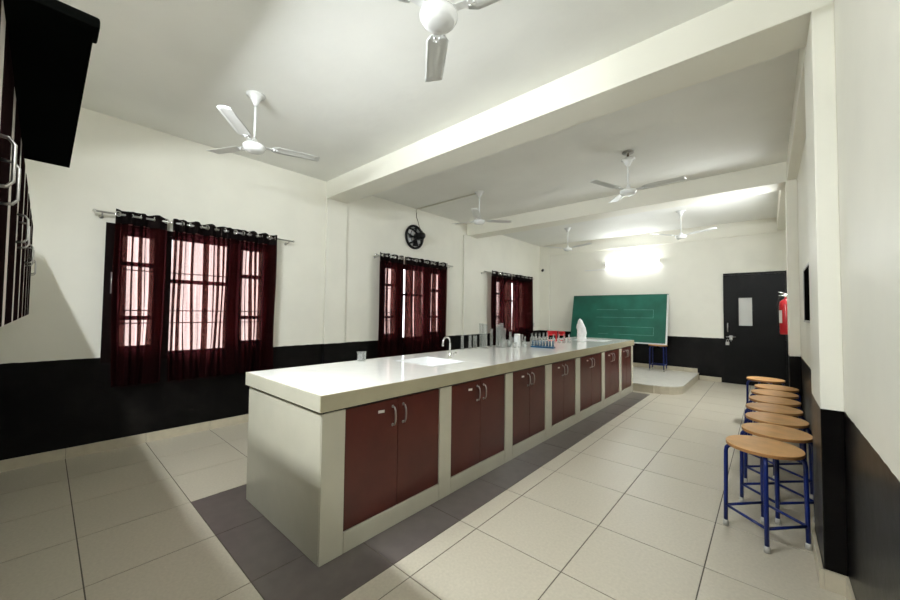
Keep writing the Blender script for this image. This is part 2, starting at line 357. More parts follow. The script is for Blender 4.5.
# ------------------------------------------------------------------ curtains
XCUR = -5.0
def curtain(y0, y1, z0, z1, pleats, seed, label):
    rnd = random.Random(seed); path = []          # (x, y) line of the gathered cloth, seen from above
    segs = []; yy = y0
    for c, g in pleats:
        if c - g / 2 > yy + .004: segs.append(('f', yy, c - g / 2))
        segs.append(('p', max(yy, c - g / 2), c + g / 2)); yy = c + g / 2
    if yy < y1 - .004: segs.append(('f', yy, y1))
    xa = .018; sgn = 1; eyes = []
    for kind, a, b in segs:
        if kind == 'f':
            n = 8; bow = rnd.uniform(.012, .026)
            for q in range(n): t = q / n; path.append((xa + bow * sgn * math.sin(PI * t) , a + (b - a) * t))
            eyes.append((a + b) / 2)
        else:
            d = rnd.uniform(.035, .055); g = b - a
            n = 18
            for q in range(n):
                t = q / n
                path.append((xa + (-2 * xa) * t + d * math.sin(2 * PI * t) * -sgn, a + g * (t + .95 * math.sin(2 * PI * t))))
            eyes.append((a + b) / 2); xa = -xa; sgn = -sgn
    path.append((xa, y1))
    ph = [rnd.uniform(0, 6.28) for _ in range(3)]
    def sheet(za, zb, NZ, full):
        vs = []; fs = []; n = len(path)
        for j in range(NZ + 1):
            z = za + (zb - za) * j / NZ; tz = (z1 - z) / (z1 - z0)
            for i, (px_, py_) in enumerate(path):
                k = .85 + .25 * tz + .10 * math.sin(3 * tz + ph[0] + py_ * 7)
                dy = .016 * tz * math.sin(4 * tz + py_ * 11 + ph[1]) + .006 * tz * math.sin(py_ * 31 + 6 * tz + ph[2])
                vs.append((XCUR + px_ * k, py_ + dy, z + (.007 * math.sin(py_ * 40 + ph[2]) if (full and j == 0) else 0)))
        for j in range(NZ):
            for i in range(n - 1): fs.append((j * n + i, j * n + i + 1, (j + 1) * n + i + 1, (j + 1) * n + i))
        return MB().add(vs, fs, True)
    o = tag(sheet(z1 - .135, z0, 24, False).build('curtain', 'sheer_maroon'), label, 'curtain', 'maroon curtains on the window wall')
    sheet(z1, z1 - .136, 3, True).build('header_band', 'curtain_header', o)
    last = -9
    for k, ey in enumerate(eyes):
        if ey - last < .07: continue
        last = ey
        inst('eyelet', curtain.eye, o, (XCUR + .012, ey, z1 - .045), (0, 0, R(rnd.uniform(30, 70) * (1 if k % 2 else -1))))
    return o
ring = [(.024 * math.cos(2 * PI * k / 16), 0, .024 * math.sin(2 * PI * k / 16)) for k in range(16)]
curtain.eye = MB().tube(ring, .006, 6, closed=True).mesh('eyelet', 'chrome')
CZ0, CZ1 = .66, 2.475
curtain(.46, .885, CZ0, CZ1, [(.478, .03), (.535, .030), (.60, .018), (.665, .016), (.70, .010), (.775, .05), (.838, .05)], 1, 'narrow gathered maroon sheer curtain, the one closest to the wall cabinets')
curtain(.93, 2.06, CZ0, CZ1, [(.965, .03), (1.015, .010), (1.06, .018), (1.13, .008), (1.19, .010), (1.26, .034), (1.34, .02), (1.385, .009), (1.44, .028), (1.49, .010), (1.56, .075), (1.65, .010), (1.70, .02), (1.755, .009), (1.81, .035), (1.87, .012), (1.94, .06), (2.02, .06)], 5, 'wide maroon sheer curtain on the first window, beside the first wall pillar')
curtain(3.80, 4.33, CZ0, CZ1, [(3.83, .03), (3.88, .010), (3.93, .02), (3.98, .010), (4.03, .03), (4.13, .07), (4.22, .06), (4.29, .05)], 9, 'narrow maroon sheer curtain under the exhaust fan, towards the first pillar')
curtain(4.37, 5.57, CZ0, CZ1, [(4.41, .06), (4.50, .07), (4.58, .012), (4.66, .02), (4.72, .010), (4.78, .02), (4.85, .012), (4.95, .06), (5.06, .07), (5.16, .04), (5.28, .03), (5.40, .08), (5.51, .07)], 13, 'wide maroon sheer curtain under the exhaust fan, towards the second pillar')
curtain(7.14, 8.00, CZ0, CZ1, [(7.18, .03), (7.30, .03), (7.43, .05), (7.55, .06), (7.66, .07), (7.78, .08), (7.88, .07), (7.96, .05)], 17, 'maroon curtain half on the last window, towards the second pillar')
curtain(8.065, 9.13, CZ0, CZ1, [(8.12, .05), (8.22, .06), (8.34, .05), (8.46, .07), (8.57, .06), (8.68, .08), (8.79, .07), (8.90, .08), (9.0, .07), (9.08, .06)], 21, 'maroon curtain half on the last window, towards the chalkboard corner')
for i, (a, b) in enumerate(((.305, 2.30), (3.73, 5.70), (6.85, 9.21))):
    r = tag(empty('curtain_rod', (XCUR, a, CZ1 - .045)), 'thin steel curtain rod over the ' + ['first window by the wall cabinets', 'second window below the exhaust fan', 'last window near the chalkboard'][i], 'curtain rod', 'curtain rods')
    L = b - a
    MB().cyl(.010, (0, 0, 0), (0, L, 0), 10).build('rod', 'steel_dull', r)
    for yv in (0, L): MB().lathe([(0, -.018), (.014, -.012), (.017, 0), (.014, .012), (0, .018)], 10, (0, yv, 0), 'Y').build('finial', 'chrome', r)
    for yv in (.055, L - .055):
        MB().tube([(0, yv, -.012), (-.03, yv, -.03), (XL - XCUR + .006, yv, -.03)], .006, 6).lathe([(0, 0), (.02, 0), (.02, .005), (0, .005)], 12, (XL - XCUR, yv, -.03), 'X').build('bracket', 'steel_dull', r)

# ------------------------------------------------------------------ laboratory bench
BX0, BX1, BY0, BY1 = -3.04, -1.935, 1.083, 7.43
DZ0, DZ1 = .125, .862
doors = [(1.241, 2.080), (2.219, 3.016), (3.155, 3.862), (4.023, 4.723), (4.883, 5.734), (5.870, 6.593), (6.728, 7.323)]
bench = tag(empty('lab_bench', ((BX0 + BX1) / 2, BY0, 0)), 'long cream tiled island bench base with pilasters between the cupboards', 'bench')
def bpart(name, m, *b, bev=.003): return MB().bbox(b[0] - bench.location.x, b[1] - bench.location.x, b[2] - BY0, b[3] - BY0, b[4], b[5], b=bev).build(name, m, bench)
TB = .862
bpart('end_panel', 'bench_tile', BX0, BX1 - .012, BY0, BY0 + .03, 0, TB)
bpart('end_panel', 'bench_tile', BX0, BX1, BY1 - .03, BY1, 0, TB)
bpart('back_panel', 'bench_tile', BX0, BX0 + .03, BY0 + .031, BY1 - .031, 0, TB)
edges = [BY0 + .002] + [e for d in doors for e in d] + [BY1]
for k in range(0, len(edges), 2):
    a, b = edges[k], edges[k + 1]
    if k == 0: bpart('pilaster', 'bench_tile', BX1 - .011, BX1, a, b - .002, 0, TB); bpart('pilaster', 'bench_tile', BX1 - .30, BX1 - .0125, a + .03, b - .002, 0, TB)
    else: bpart('pilaster', 'bench_tile', BX1 - .30, BX1, a + .002, b - .002 if k < len(edges) - 2 else b - .031, 0, TB)
for (a, b) in doors: bpart('plinth_rail', 'bench_tile', BX1 - .30, BX1 - .001, a + .001, b - .001, 0, DZ0 - .003)
MB().box(BX0 + .035 - bench.location.x, BX1 - .006 - bench.location.x, .012, BY1 - BY0 - .02, TB + .001, .8745).build('shadow_gap', 'gap_dark', bench)
dpos = ['beside the tiled end panel', 'under the sink with the steel tap', 'under the tall measuring cylinders', 'under the small glass flasks', 'under the red plastic racks', 'under the white bundle', 'at the chalkboard end of the bench']
ordn = ['first', 'second', 'third', 'fourth', 'fifth', 'sixth', 'last']
def dhandle():
    pts = [(0, 0, -.062), (.02, 0, -.058), (.03, 0, -.035), (.032, 0, 0), (.03, 0, .035), (.02, 0, .058), (0, 0, .062)]
    mb = MB().tube(pts, [.005, .006, .006, .0065, .006, .006, .005], 10)
    for z in (-.062, .062): mb.lathe([(0, .004), (.009, .003), (.011, 0), (0, 0)][::-1], 10, (0, 0, z), 'X')
    return mb.mesh('handle', 'steel_dull')
HM = dhandle()
LM = MB().bbox(0, .0015, -.026, .026, -.009, .009, b=.0005).mesh('sticker', 'paper_white')
for k, (a, b) in enumerate(doors):
    r = tag(empty('bench_cupboard', (BX1, (a + b) / 2, DZ0)), 'two-door maroon cupboard, %s in the bench, %s' % (ordn[k], dpos[k]), 'cupboard', 'maroon cupboards in the bench')
    hw = (b - a) / 2 - .004; H = DZ1 - DZ0
    MB().box(-.295, -.030, -hw, hw, .001, H - .002).build('carcass', 'dark_laminate', r)
    for s in (-1, 1):
        y0, y1 = (-hw, -.0025) if s < 0 else (.0025, hw)
        d = MB().bbox(-.028, -.008, y0, y1, .003, H - .004, b=.0015).build('cupboard_door', 'maroon_laminate', r)
        inst('handle', HM, d, (-.008, s * .047, H - .115))
        if s < 0: inst('sticker', LM, d, (-.008, -.145, H - .07 ), (R(-4), 0, 0))

# worktop with two sink openings
TZ0, TZ1 = .875, .973
WX0, WX1, WY0, WY1 = -3.07, -1.918, 1.065, 7.46
SK = [(-2.80, -2.24, 2.32, 2.80), (-2.72, -2.16, 6.48, 6.96)]
top = tag(empty('worktop', ((WX0 + WX1) / 2, WY0, TZ0)), 'polished white stone worktop running the whole length of the bench', 'worktop')
def tpart(name, m, x0, x1, y0, y1, z0=TZ0 + .004, z1=TZ1, bev=.002):
    return MB().bbox(x0 - top.location.x, x1 - top.location.x, y0 - WY0, y1 - WY0, z0 - TZ0, z1 - TZ0, b=bev).build(name, m, top)
ex = .012
cuts = [WY0 + ex]
for (sx0, sx1, sy0, sy1) in SK:
    tpart('stone_slab', 'worktop_stone', WX0 + ex, WX1 - ex, cuts[-1], sy0 - .0004)
    tpart('stone_slab', 'worktop_stone', WX0 + ex, sx0, sy0, sy1); tpart('stone_slab', 'worktop_stone', sx1, WX1 - ex, sy0, sy1)
    cuts.append(sy1 + .0004)
tpart('stone_slab', 'worktop_stone', WX0 + ex, WX1 - ex, cuts[-1], WY1 - ex)
tpart('edge_strip', 'bench_tile', WX0, WX1 - ex, WY0, WY0 + ex - .0003, TZ0, TZ1 - .0006)
tpart('edge_strip', 'shaded_edge_stone', WX0 + ex, WX1, WY1 - ex + .0003, WY1, TZ0, TZ1 - .0006)
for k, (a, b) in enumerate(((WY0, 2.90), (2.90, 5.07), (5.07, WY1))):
    tpart('edge_strip', 'shaded_edge_stone', WX1 - ex + .0003, WX1, a + (.0006 if k else 0), b - .0006, TZ0, TZ1 - .0006)
    tpart('edge_strip', 'bench_tile', WX0, WX0 + ex - .0003, a + (.0126 if k == 0 else .0006), b - .0006, TZ0, TZ1 - .0006)

def sink(rc, label):
    x0, x1, y0, y1 = rc; cx, cy = (x0 + x1) / 2, (y0 + y1) / 2; hx, hy = (x1 - x0) / 2 - .004, (y1 - y0) / 2 - .004
    r = tag(empty('sink', (cx, cy, TZ1)), label, 'sink', 'white sinks in the worktop')
    bm = MB(); t = .012; D = -.085
    def ringz(h, x, y): return [(-x, -y, h), (x, -y, h), (x, y, h), (-x, y, h)]
    vs = ringz(.002, hx, hy) + ringz(.002, hx - t, hy - t) + ringz(D + .02, hx - t - .015, hy - t - .015) + ringz(D, hx - t - .05, hy - t - .05) + ringz(D - t, hx - .03, hy - .03) + ringz(-.02, hx, hy)
    fs = []
    for a, b in ((0, 4), (4, 8), (8, 12), (16, 20), (20, 0)):
        for k in range(4): fs.append((a + k, a + (k + 1) % 4, b + (k + 1) % 4, b + k))
    fs += [(12, 13, 14, 15), (19, 18, 17, 16)]
    bm.add(vs, fs).build('basin', 'white_ceramic', r)
    MB().lathe([(0, .002), (.022, .002), (.026, .001), (.026, 0), (0, 0)], 16, (0, 0, D + .0005)).build('drain', 'chrome', r)
sink(SK[0], 'white basin sunk in the worktop below the steel tap')
sink(SK[1], 'white basin sunk in the worktop beside the white bundle')

tap = tag(empty('tap', (-2.53, 2.865, TZ1), (0, 0, R(0))), 'chrome swan-neck tap standing behind the sink', 'tap')
MB().lathe([(0, 0), (.026, 0), (.026, .006), (.016, .014), (.014, .07), (.011, .08), (0, .08)], 18).build('tap_body', 'chrome', tap)
pts = [(0, 0, .078), (0, 0, .17)] + [(0, -.055 + .055 * math.cos(a), .17 + .055 * math.sin(a)) for a in [PI * k / 10 for k in range(1, 10)]] + [(0, -.112, .155)]
MB().tube(pts, .009, 10).lathe([(0, -.02), (.012, -.02), (.012, 0), (0, 0)], 12, (0, -.112, .155)).build('spout', 'chrome', tap)
MB().cyl(.008, (0, .01, .045), (.03, .04, .05), 8).lathe([(0, -.012), (.016, -.012), (.018, 0), (.016, .012), (0, .012)], 12, (.035, .045, .05)).cyl(.004, (.035, .045, .06), (.055, .06, .085), 6).build('tap_lever', 'chrome', tap)

# ------------------------------------------------------------------ glassware on the worktop
def glass_cylinder(name, x, y, h, w, label, cat='measuring cylinder', foot=True, group='glass cylinders on the worktop'):
    r = w / 2; o = tag(empty(name, (x, y, TZ1)), label, cat, group); t = max(.0015, r * .08)
    prof = [(0, .006), (r, .008), (r, h - .004), (r + .003, h), (r - t, h), (r - t, .012), (0, .011)]
    MB().lathe(prof, 18).build('glass_tube', 'lab_glass', o)
    if foot: MB().lathe([(0, 0), (r * 1.55, 0), (r * 1.6, .004), (r * .9, .009), (0, .0095)], 18).build('foot', 'lab_glass', o)
    m = MB()
    for k in range(7):
        z = h * (.2 + .1 * k); ring = [((r + .0006) * math.cos(a), (r + .0006) * math.sin(a), z) for a in [2 * PI * q / 10 for q in range(10)]]
        m.tube([ring[q] for q in range(0, 6)], .0007, 4)
    m.build('graduation', 'grey_label', o)
    return o
XB = -2.985
cyl = [(XB - .0, 3.62, .194, .040, 'short slim glass cylinder standing alone just past the tap'),
       (XB + .02, 3.755, .186, .040, 'short slim glass cylinder, second one counted from the tap'),
       (XB + .01, 3.875, .176, .056, 'short broad glass cylinder, third one counted from the tap'),
       (XB + .0, 4.03, .335, .050, 'tall slim glass cylinder, the tall one closest to the tap'),
       (-2.89, 3.985, .328, .064, 'tall broad glass cylinder, second tall one counted from the tap'),
       (-2.985, 4.275, .25, .042, 'medium slim glass cylinder between two tall ones'),
       (-2.845, 4.235, .32, .058, 'tall broad glass cylinder, third tall one counted from the tap'),
       (-2.975, 4.52, .332, .054, 'tall slim glass cylinder standing in front of the last curtain'),
       (-2.865, 4.425, .265, .042, 'medium slim glass cylinder beside the white jar'),
       (-2.83, 4.53, .21, .036, 'short slim glass cylinder directly behind the white jar')]
for x, y, h, wd, lab in cyl: glass_cylinder('measuring_cylinder', x, y, h, wd, lab)
def beaker(x, y, h, w, label, n='beaker'):
    r = w / 2; o = tag(empty(n, (x, y, TZ1)), label, 'beaker', 'glass beakers on the worktop')
    MB().lathe([(0, 0), (r * .9, 0), (r, .006), (r, h - .008), (r + .005, h), (r + .002, h), (r - .002, h - .01), (r - .002, .008), (0, .004)], 24).build('glass_wall', 'lab_glass', o)
    MB().lathe([(r + .005, h - .002), (r + .006, h + .001), (r + .002, h + .002), (r + .001, h - .001)], 24).build('rim', 'lab_glass', o)
    m = MB()
    for k in range(5):
        z = h * (.25 + .12 * k); m.tube([((r + .0006) * math.cos(a), (r + .0006) * math.sin(a), z) for a in [-1.4 + .14 * q for q in range(8)]], .0009, 4)
    m.build('graduation', 'white_plastic', o)
beaker(-2.985, 2.075, .088, .085, 'small glass beaker standing alone near the back edge of the worktop')
beaker(-2.755, 4.235, .115, .084, 'glass beaker in front of the tall cylinders')
beaker(-2.66, 4.37, .075, .06, 'low glass beaker in front of the white jar')
beaker(-2.77, 4.40, .10, .075, 'glass beaker squeezed between the cylinders and the white jar')
beaker(-2.60, 4.55, .06, .055, 'lowest glass beaker, close to the conical flasks')
beaker(-2.88, 4.68, .12, .08, 'glass beaker standing behind the conical flasks')
jar = tag(empty('plastic_jar', (-2.745, 4.585, TZ1)), 'white plastic jar between the cylinders and the flasks', 'jar')
MB().lathe([(0, 0), (.042, 0), (.045, .005), (.045, .145), (.038, .155), (0, .155)], 24).build('jar_body', 'jar_plastic', jar)
MB().lathe([(0, .155), (.043, .155), (.044, .158), (.044, .178), (.041, .181), (0, .181)], 24).build('lid', 'white_plastic', jar)
def flask(x, y, h, w, label):
    r = w / 2; o = tag(empty('conical_flask', (x, y, TZ1)), label, 'flask', 'small conical flasks on the worktop')
    MB().lathe([(0, 0), (r * .95, 0), (r, .006), (r * .96, .02), (r * .32, h * .68), (r * .30, h * .95), (r * .42, h), (r * .36, h), (r * .25, h * .94), (r * .27, h * .68), (r * .92, .02), (0, .005)], 22).build('glass_body', 'lab_glass', o)
    MB().lathe([(0, h * .92), (r * .24, h * .92), (r * .34, h + .012), (0, h + .014)], 14).build('stopper', 'lab_glass', o)
flask(-2.68, 4.69, .128, .075, 'small conical flask next to the white jar')
flask(-2.60, 4.80, .128, .082, 'small conical flask next to the blue rack')
flask(-2.79, 4.80, .15, .09, 'larger conical flask between the last beaker and the reagent bottles')
flask(-2.52, 4.92, .11, .07, 'smallest conical flask, right behind the blue rack')
def bottle(x, y, h, w, label):
    r = w / 2; o = tag(empty('reagent_bottle', (x, y, TZ1)), label, 'bottle', 'clear reagent bottles behind the blue rack')
    MB().lathe([(0, 0), (r * .95, 0), (r, .005), (r, h * .55), (r * .45, h * .72), (r * .42, h * .84), (r * .6, h * .87), (r * .35, h * .87), (r * .35, h * .72), (r * .9, h * .54), (r * .9, .008), (0, .006)], 20).build('glass_body', 'lab_glass', o)
    MB().lathe([(0, h * .8), (r * .33, h * .8), (r * .4, h * .9), (r * .62, h * .95), (r * .55, h), (0, h)], 16).build('stopper', 'lab_glass', o)
for k in range(5):
    bottle(-2.715 + .018 * k, 4.965 + .09 * k, .180, .056, 'clear stoppered reagent bottle, %s in the row behind the blue rack' % ordn[k])
for k in range(4):
    bottle(-2.60 + .05 * k, 5.46 + .085 * k, .150, .052, 'clear stoppered reagent bottle in front of the red racks, %s of four' % ordn[k])
# blue peg rack
rk = tag(empty('peg_rack', (-2.40, 4.70, TZ1), (0, 0, R(8))), 'blue plastic test tube drying rack with upright pegs', 'rack')
MB().bbox(-.165, .165, -.045, .045, 0, .022, b=.004).build('rack_base', 'blue_plastic', rk)
pegm = MB().lathe([(0, .02), (.007, .02), (.005, .09), (.003, .1), (0, .101)], 10).mesh('peg', 'blue_plastic')
for i in range(8):
    for j in (-1, 1): inst('peg', pegm, rk, (-.145 + .0414 * i, .022 * j, 0))
tubem = MB().lathe([(.009, .03), (.009, .15), (.008, .155), (.004, .158), (0, .159)], 12).mesh('test_tube', 'lab_glass')
for i in (0, 1, 2, 4, 6, 7):
    c, s = math.cos(R(8)), math.sin(R(8)); lx, ly = -.145 + .0414 * i, .022
    tag(inst('test_tube', tubem, None, (-2.40 + c * lx - s * ly, 4.70 + s * lx + c * ly, TZ1 + .0)), 'clear test tube upside down on the blue peg rack, %s counted from the conical flasks' % ordn[[0, 1, 2, 4, 6, 7].index(i)], 'test tube', 'test tubes on the blue rack')
# red racks
def red_rack(x, y, w, h, rz, label):
    o = tag(empty('tube_stand', (x, y, TZ1), (0, 0, rz)), label, 'rack', 'red plastic tube stands'); d = .035
    MB().bbox(-w / 2, w / 2, -d, d, 0, .012, b=.003).build('base_plate', 'red_plastic', o)
    MB().bbox(-w / 2, w / 2, -d, d, h - .012, h, b=.003).build('upper_plate', 'red_plastic', o)
    MB().bbox(-w / 2, w / 2, -d, d, h * .55, h * .55 + .01, b=.003).build('middle_plate', 'red_plastic', o)
    MB().bbox(-w / 2 + .013, w / 2 - .013, -.004, .004, h * .56 + .01, h - .013, b=.001).build('upper_panel', 'red_plastic', o)
    for s in (-1, 1): MB().bbox(s * (w / 2 - .006) - .006, s * (w / 2 - .006) + .006, -d, d, .012, h - .012, b=.002).build('end_post', 'red_plastic', o)
red_rack(-2.865, 5.96, .16, .18, R(40), 'wider red plastic tube stand behind the reagent bottles')
red_rack(-2.80, 6.20, .11, .165, R(40), 'narrower red plastic tube stand beside the white bundle')
# white bundle
rnd = random.Random(4); bv = []; bf = []; n, m = 20, 22
prof = [(0.0, .062), (.08, .068), (.2, .064), (.35, .073), (.5, .066), (.62, .068), (.74, .055), (.86, .040), (.95, .022), (1.0, .004)]
def pr_at(t):
    for (a, ra), (b, rb) in zip(prof, prof[1:]):
        if t <= b: return ra + (rb - ra) * (t - a) / (b - a)
    return .004
for j in range(m + 1):
    t = j / m
    for k in range(n):
        a = 2 * PI * k / n; rr = pr_at(t) * (1 + .16 * math.sin(3 * a + 5 * t) + .10 * math.sin(7 * a - 9 * t) + rnd.uniform(-.05, .05))
        bv.append((rr * math.cos(a) + .02 * math.sin(4 * t), rr * 1.25 * math.sin(a), t * .40))
for j in range(m):
    for k in range(n): bf.append((j * n + k, j * n + (k + 1) % n, (j + 1) * n + (k + 1) % n, (j + 1) * n + k))
bf += [list(range(n))[::-1], list(range(m * n, (m + 1) * n))]
tag(MB().add(bv, bf, True).build('wrapped_bundle', 'white_plastic', None, (-2.50, 6.33, TZ1)), 'tall crumpled white wrapped bundle standing beside the second sink', 'bundle')

# ------------------------------------------------------------------ stools
def make_stool():
    r = empty('lab_stool'); H = .598
    s = MB().lathe([(0, H - .022), (.20, H - .022), (.2005, H - .02)], 40, mi=1, smooth=False).lathe([(.2005, H - .02), (.2005, H - .003)], 40, mi=1).lathe([(.2005, H - .003), (.198, H), (0, H)], 40, mi=0, smooth=False)
    s.build('seat', ['plywood', 'plywood_edge'], r)
    for k in range(4):
        a = PI / 2 * k
        prof = [(.206, .02), (.203, .25), (.200, H - .085), (.196, H - .06), (.184, H - .045), (.165, H - .036), (.03, H - .034)]
        lg = MB().tube([(d * math.cos(a), d * math.sin(a), z) for d, z in prof], .0125, 12).build('leg', 'blue_enamel', r)
        MB().lathe([(0, 0), (.0165, 0), (.0165, .03), (.0135, .04), (0, .04)], 14, (.206 * math.cos(a), .206 * math.sin(a), 0)).build('rubber_foot', 'rubber_white', lg)
        b = a + PI / 2
        MB().cyl(.009, (.203 * math.cos(a), .203 * math.sin(a), .14), (.203 * math.cos(b), .203 * math.sin(b), .14), 10).build('stretcher', 'blue_enamel', r)
    return r
st0 = make_stool()
spots = [(-.038, 3.215, 0, 3), (.028, 3.675, 0, 0), (.035, 4.12, 0, 0), (.022, 4.565, 0, 0), (.030, 5.01, 0, 0), (.035, 5.455, 0, 0), (.055, 5.90, 0, 0), (-.045, 6.57, 0, 20), (-1.96, 9.61, .152, 45), (-3.80, 9.61, .152, 38)]
lab = ['round wooden stool with blue tube legs beside the first wall pillar, front of the row', 'second blue-legged wooden stool in the row along the wall', 'third blue-legged wooden stool in the row along the wall', 'fourth blue-legged wooden stool in the row along the wall', 'fifth blue-legged wooden stool in the row along the wall', 'sixth blue-legged wooden stool in the row along the wall', 'seventh blue-legged wooden stool in the row along the wall', 'blue-legged wooden stool standing apart before the black door', 'blue-legged stool holding up the chalkboard end towards the door', 'blue-legged stool holding up the chalkboard end towards the windows']
for i, (x, y, z, a) in enumerate(spots):
    o = st0 if i == 0 else copy_tree(st0)
    o.location = (x, y, z); o.rotation_euler = (0, 0, R(a))
    tag(o, lab[i], 'stool', 'blue-legged stools along the wall' if i < 8 else 'blue-legged stools under the chalkboard')

# ------------------------------------------------------------------ chalkboard
cbH = 1.225; cbW = 2.30
cb = tag(empty('chalkboard', (-2.91, 9.53, .757), (-math.asin(.27 / cbH), 0, 0)), 'large green chalkboard leaning on the end wall above the platform', 'chalkboard')
hw = cbW / 2
MB().box(-hw + .02, hw - .02, .002, .016, .02, cbH - .02).build('writing_panel', 'chalkboard_green', cb)
MB().bbox(-hw, hw, -.004, .02, cbH - .02, cbH, b=.002).build('frame_rail', 'chalkboard_green', cb)
MB().bbox(-hw, hw, -.006, .022, 0, .028, b=.002).build('frame_rail', 'aluminium', cb)
MB().bbox(-hw, -hw + .02, -.004, .02, .028, cbH - .02, b=.002).build('frame_stile', 'chalkboard_green', cb)
MB().bbox(hw - .035, hw, -.004, .02, .028, cbH - .001, b=.002).build('frame_stile', 'aluminium', cb)
def chalk(x0, x1, z0, z1, sides):
    m = MB(); t = .0045; rr = random.Random(int(x0 * 100 + z0 * 10))
    def ln(a, b):
        k = 10
        for q in range(k):
            if rr.random() < .03: continue
            p, e = q / k, (q + 1) / k
            xa, za, xb, zb = a[0] + (b[0] - a[0]) * p, a[1] + (b[1] - a[1]) * p, a[0] + (b[0] - a[0]) * e, a[1] + (b[1] - a[1]) * e
            th = t * rr.uniform(.6, 1.3)
            if abs(xb - xa) > abs(zb - za): m.box(xa, xb, .0008, .0018, za - th, zb + th)
            else: m.box(xa - th, xb + th, .0008, .0018, za, zb)
    if 't' in sides: ln((x0, z1), (x1, z1))
    if 'b' in sides: ln((x0, z0), (x1, z0))
    if 'r' in sides: ln((x1, z0), (x1, z1))
    m.build('chalk_outline', 'chalk', cb)['label'] = 'faint white chalk rectangle'
chalk(-.50, .84, .635, .835, 'tbr'); chalk(-.42, .86, .205, .40, 'tbr')

# ------------------------------------------------------------------ door on the end wall
d = tag(empty('door_1', (-.24, YF, 0)), 'black painted door with a small pale vision panel in the end wall', kind='structure')
LW = .495
m = MB(); vx0, vx1, vz0, vz1 = -.237, -.016, 1.245, 1.835
m.box(-LW, vx0, -.045, -.003, .012, 2.325).box(vx1, LW, -.045, -.003, .012, 2.325).box(vx0, vx1, -.045, -.003, .012, vz0).box(vx0, vx1, -.045, -.003, vz1, 2.325)
m.build('door_leaf', 'black_paint', d)
MB().box(vx0 + .001, vx1 - .001, -.030, -.022, vz0 + .001, vz1 - .001).build('vision_panel', 'frosted_pane', d)
MB().box(LW + .002, LW + .036, -.05, -.001, 0.0, 2.37).box(-LW - .002, LW + .036, -.02, -.001, 2.33, 2.37).build('door_frame', 'black_paint', d)
MB().tube([(-.425, -.046, 1.11), (-.425, -.075, 1.12), (-.425, -.08, 1.20), (-.425, -.075, 1.28), (-.425, -.046, 1.29)], .011, 8).build('pull_handle', 'steel_dull', d)
MB().cyl(.011, (-.455, -.06, .995), (-.29, -.06, 1.0), 8).box(-.40, -.345, -.054, -.046, .93, 1.03).cyl(.009, (-.37, -.06, 1.0), (-.37, -.075, .90), 8).build('sliding_bolt', 'steel_dull', d)
MB().bbox(-.465, -.40, -.075, -.048, .82, .89, b=.006).tube([(-.45, -.062, .885), (-.45, -.062, .93), (-.432, -.062, .945), (-.415, -.062, .93), (-.415, -.062, .885)], .006, 6).build('padlock', 'steel_dull', d)

# fire extinguisher
fe = tag(empty('fire_extinguisher', (.192, 6.98, 1.20)), 'red fire extinguisher hanging on the wall beside the black door', 'extinguisher')
MB().lathe([(0, 0), (.070, 0), (.078, .012), (.08, .03), (.08, .42), (.072, .46), (.045, .49), (.025, .50), (.025, .52), (0, .52)], 24).build('cylinder_body', 'extinguisher_red', fe)
lb = []; lf = []
for j, zz in enumerate((.16, .34)):
    for q in range(7): aa = R(178 + 9 * q); lb.append((.0812 * math.cos(aa), .0812 * math.sin(aa), zz))
lf = [(q, q + 1, q + 8, q + 7) for q in range(6)]
MB().add(lb, lf, True).build('paper_label', 'paper_white', fe)
MB().lathe([(0, .515), (.02, .515), (.02, .56), (.012, .575), (0, .575)], 14).cyl(.008, (0, 0, .575), (-.085, -.02, .60), 6).cyl(.008, (0, 0, .56), (-.08, -.02, .55), 6).lathe([(0, -.008), (.02, -.008), (.02, .008), (0, .008)], 12, (-.015, -.03, .545), 'Y').build('valve', 'chrome', fe)
MB().tube([(-.02, 0, .55), (-.07, -.03, .52), (-.098, -.03, .42), (-.095, -.03, .25), (-.092, -.03, .12)], .009, 8).build('hose', 'black_metal', fe)
MB().box(.081, .1025, -.03, .03, .40, .46).build('wall_hook', 'black_metal', fe)

# niche window in the right wall: a dark wall board behind the first pillar
nb = tag(empty('notice_board', (XR, 4.85, 1.42)), 'dark framed board on the wall above the stools, partly behind the pillar', 'board')
MB().bbox(-.012, -.001, -.36, .42, 0, .51, b=.002).build('panel', 'black_board', nb)
m = MB().box(-.018, -.001, -.38, -.361, -.02, .53).box(-.018, -.001, .421, .44, -.02, .53).box(-.018, -.001, -.361, .421, .511, .53).box(-.022, -.001, -.361, .421, -.02, -.001)
m.build('board_frame', 'steel_dull', nb)

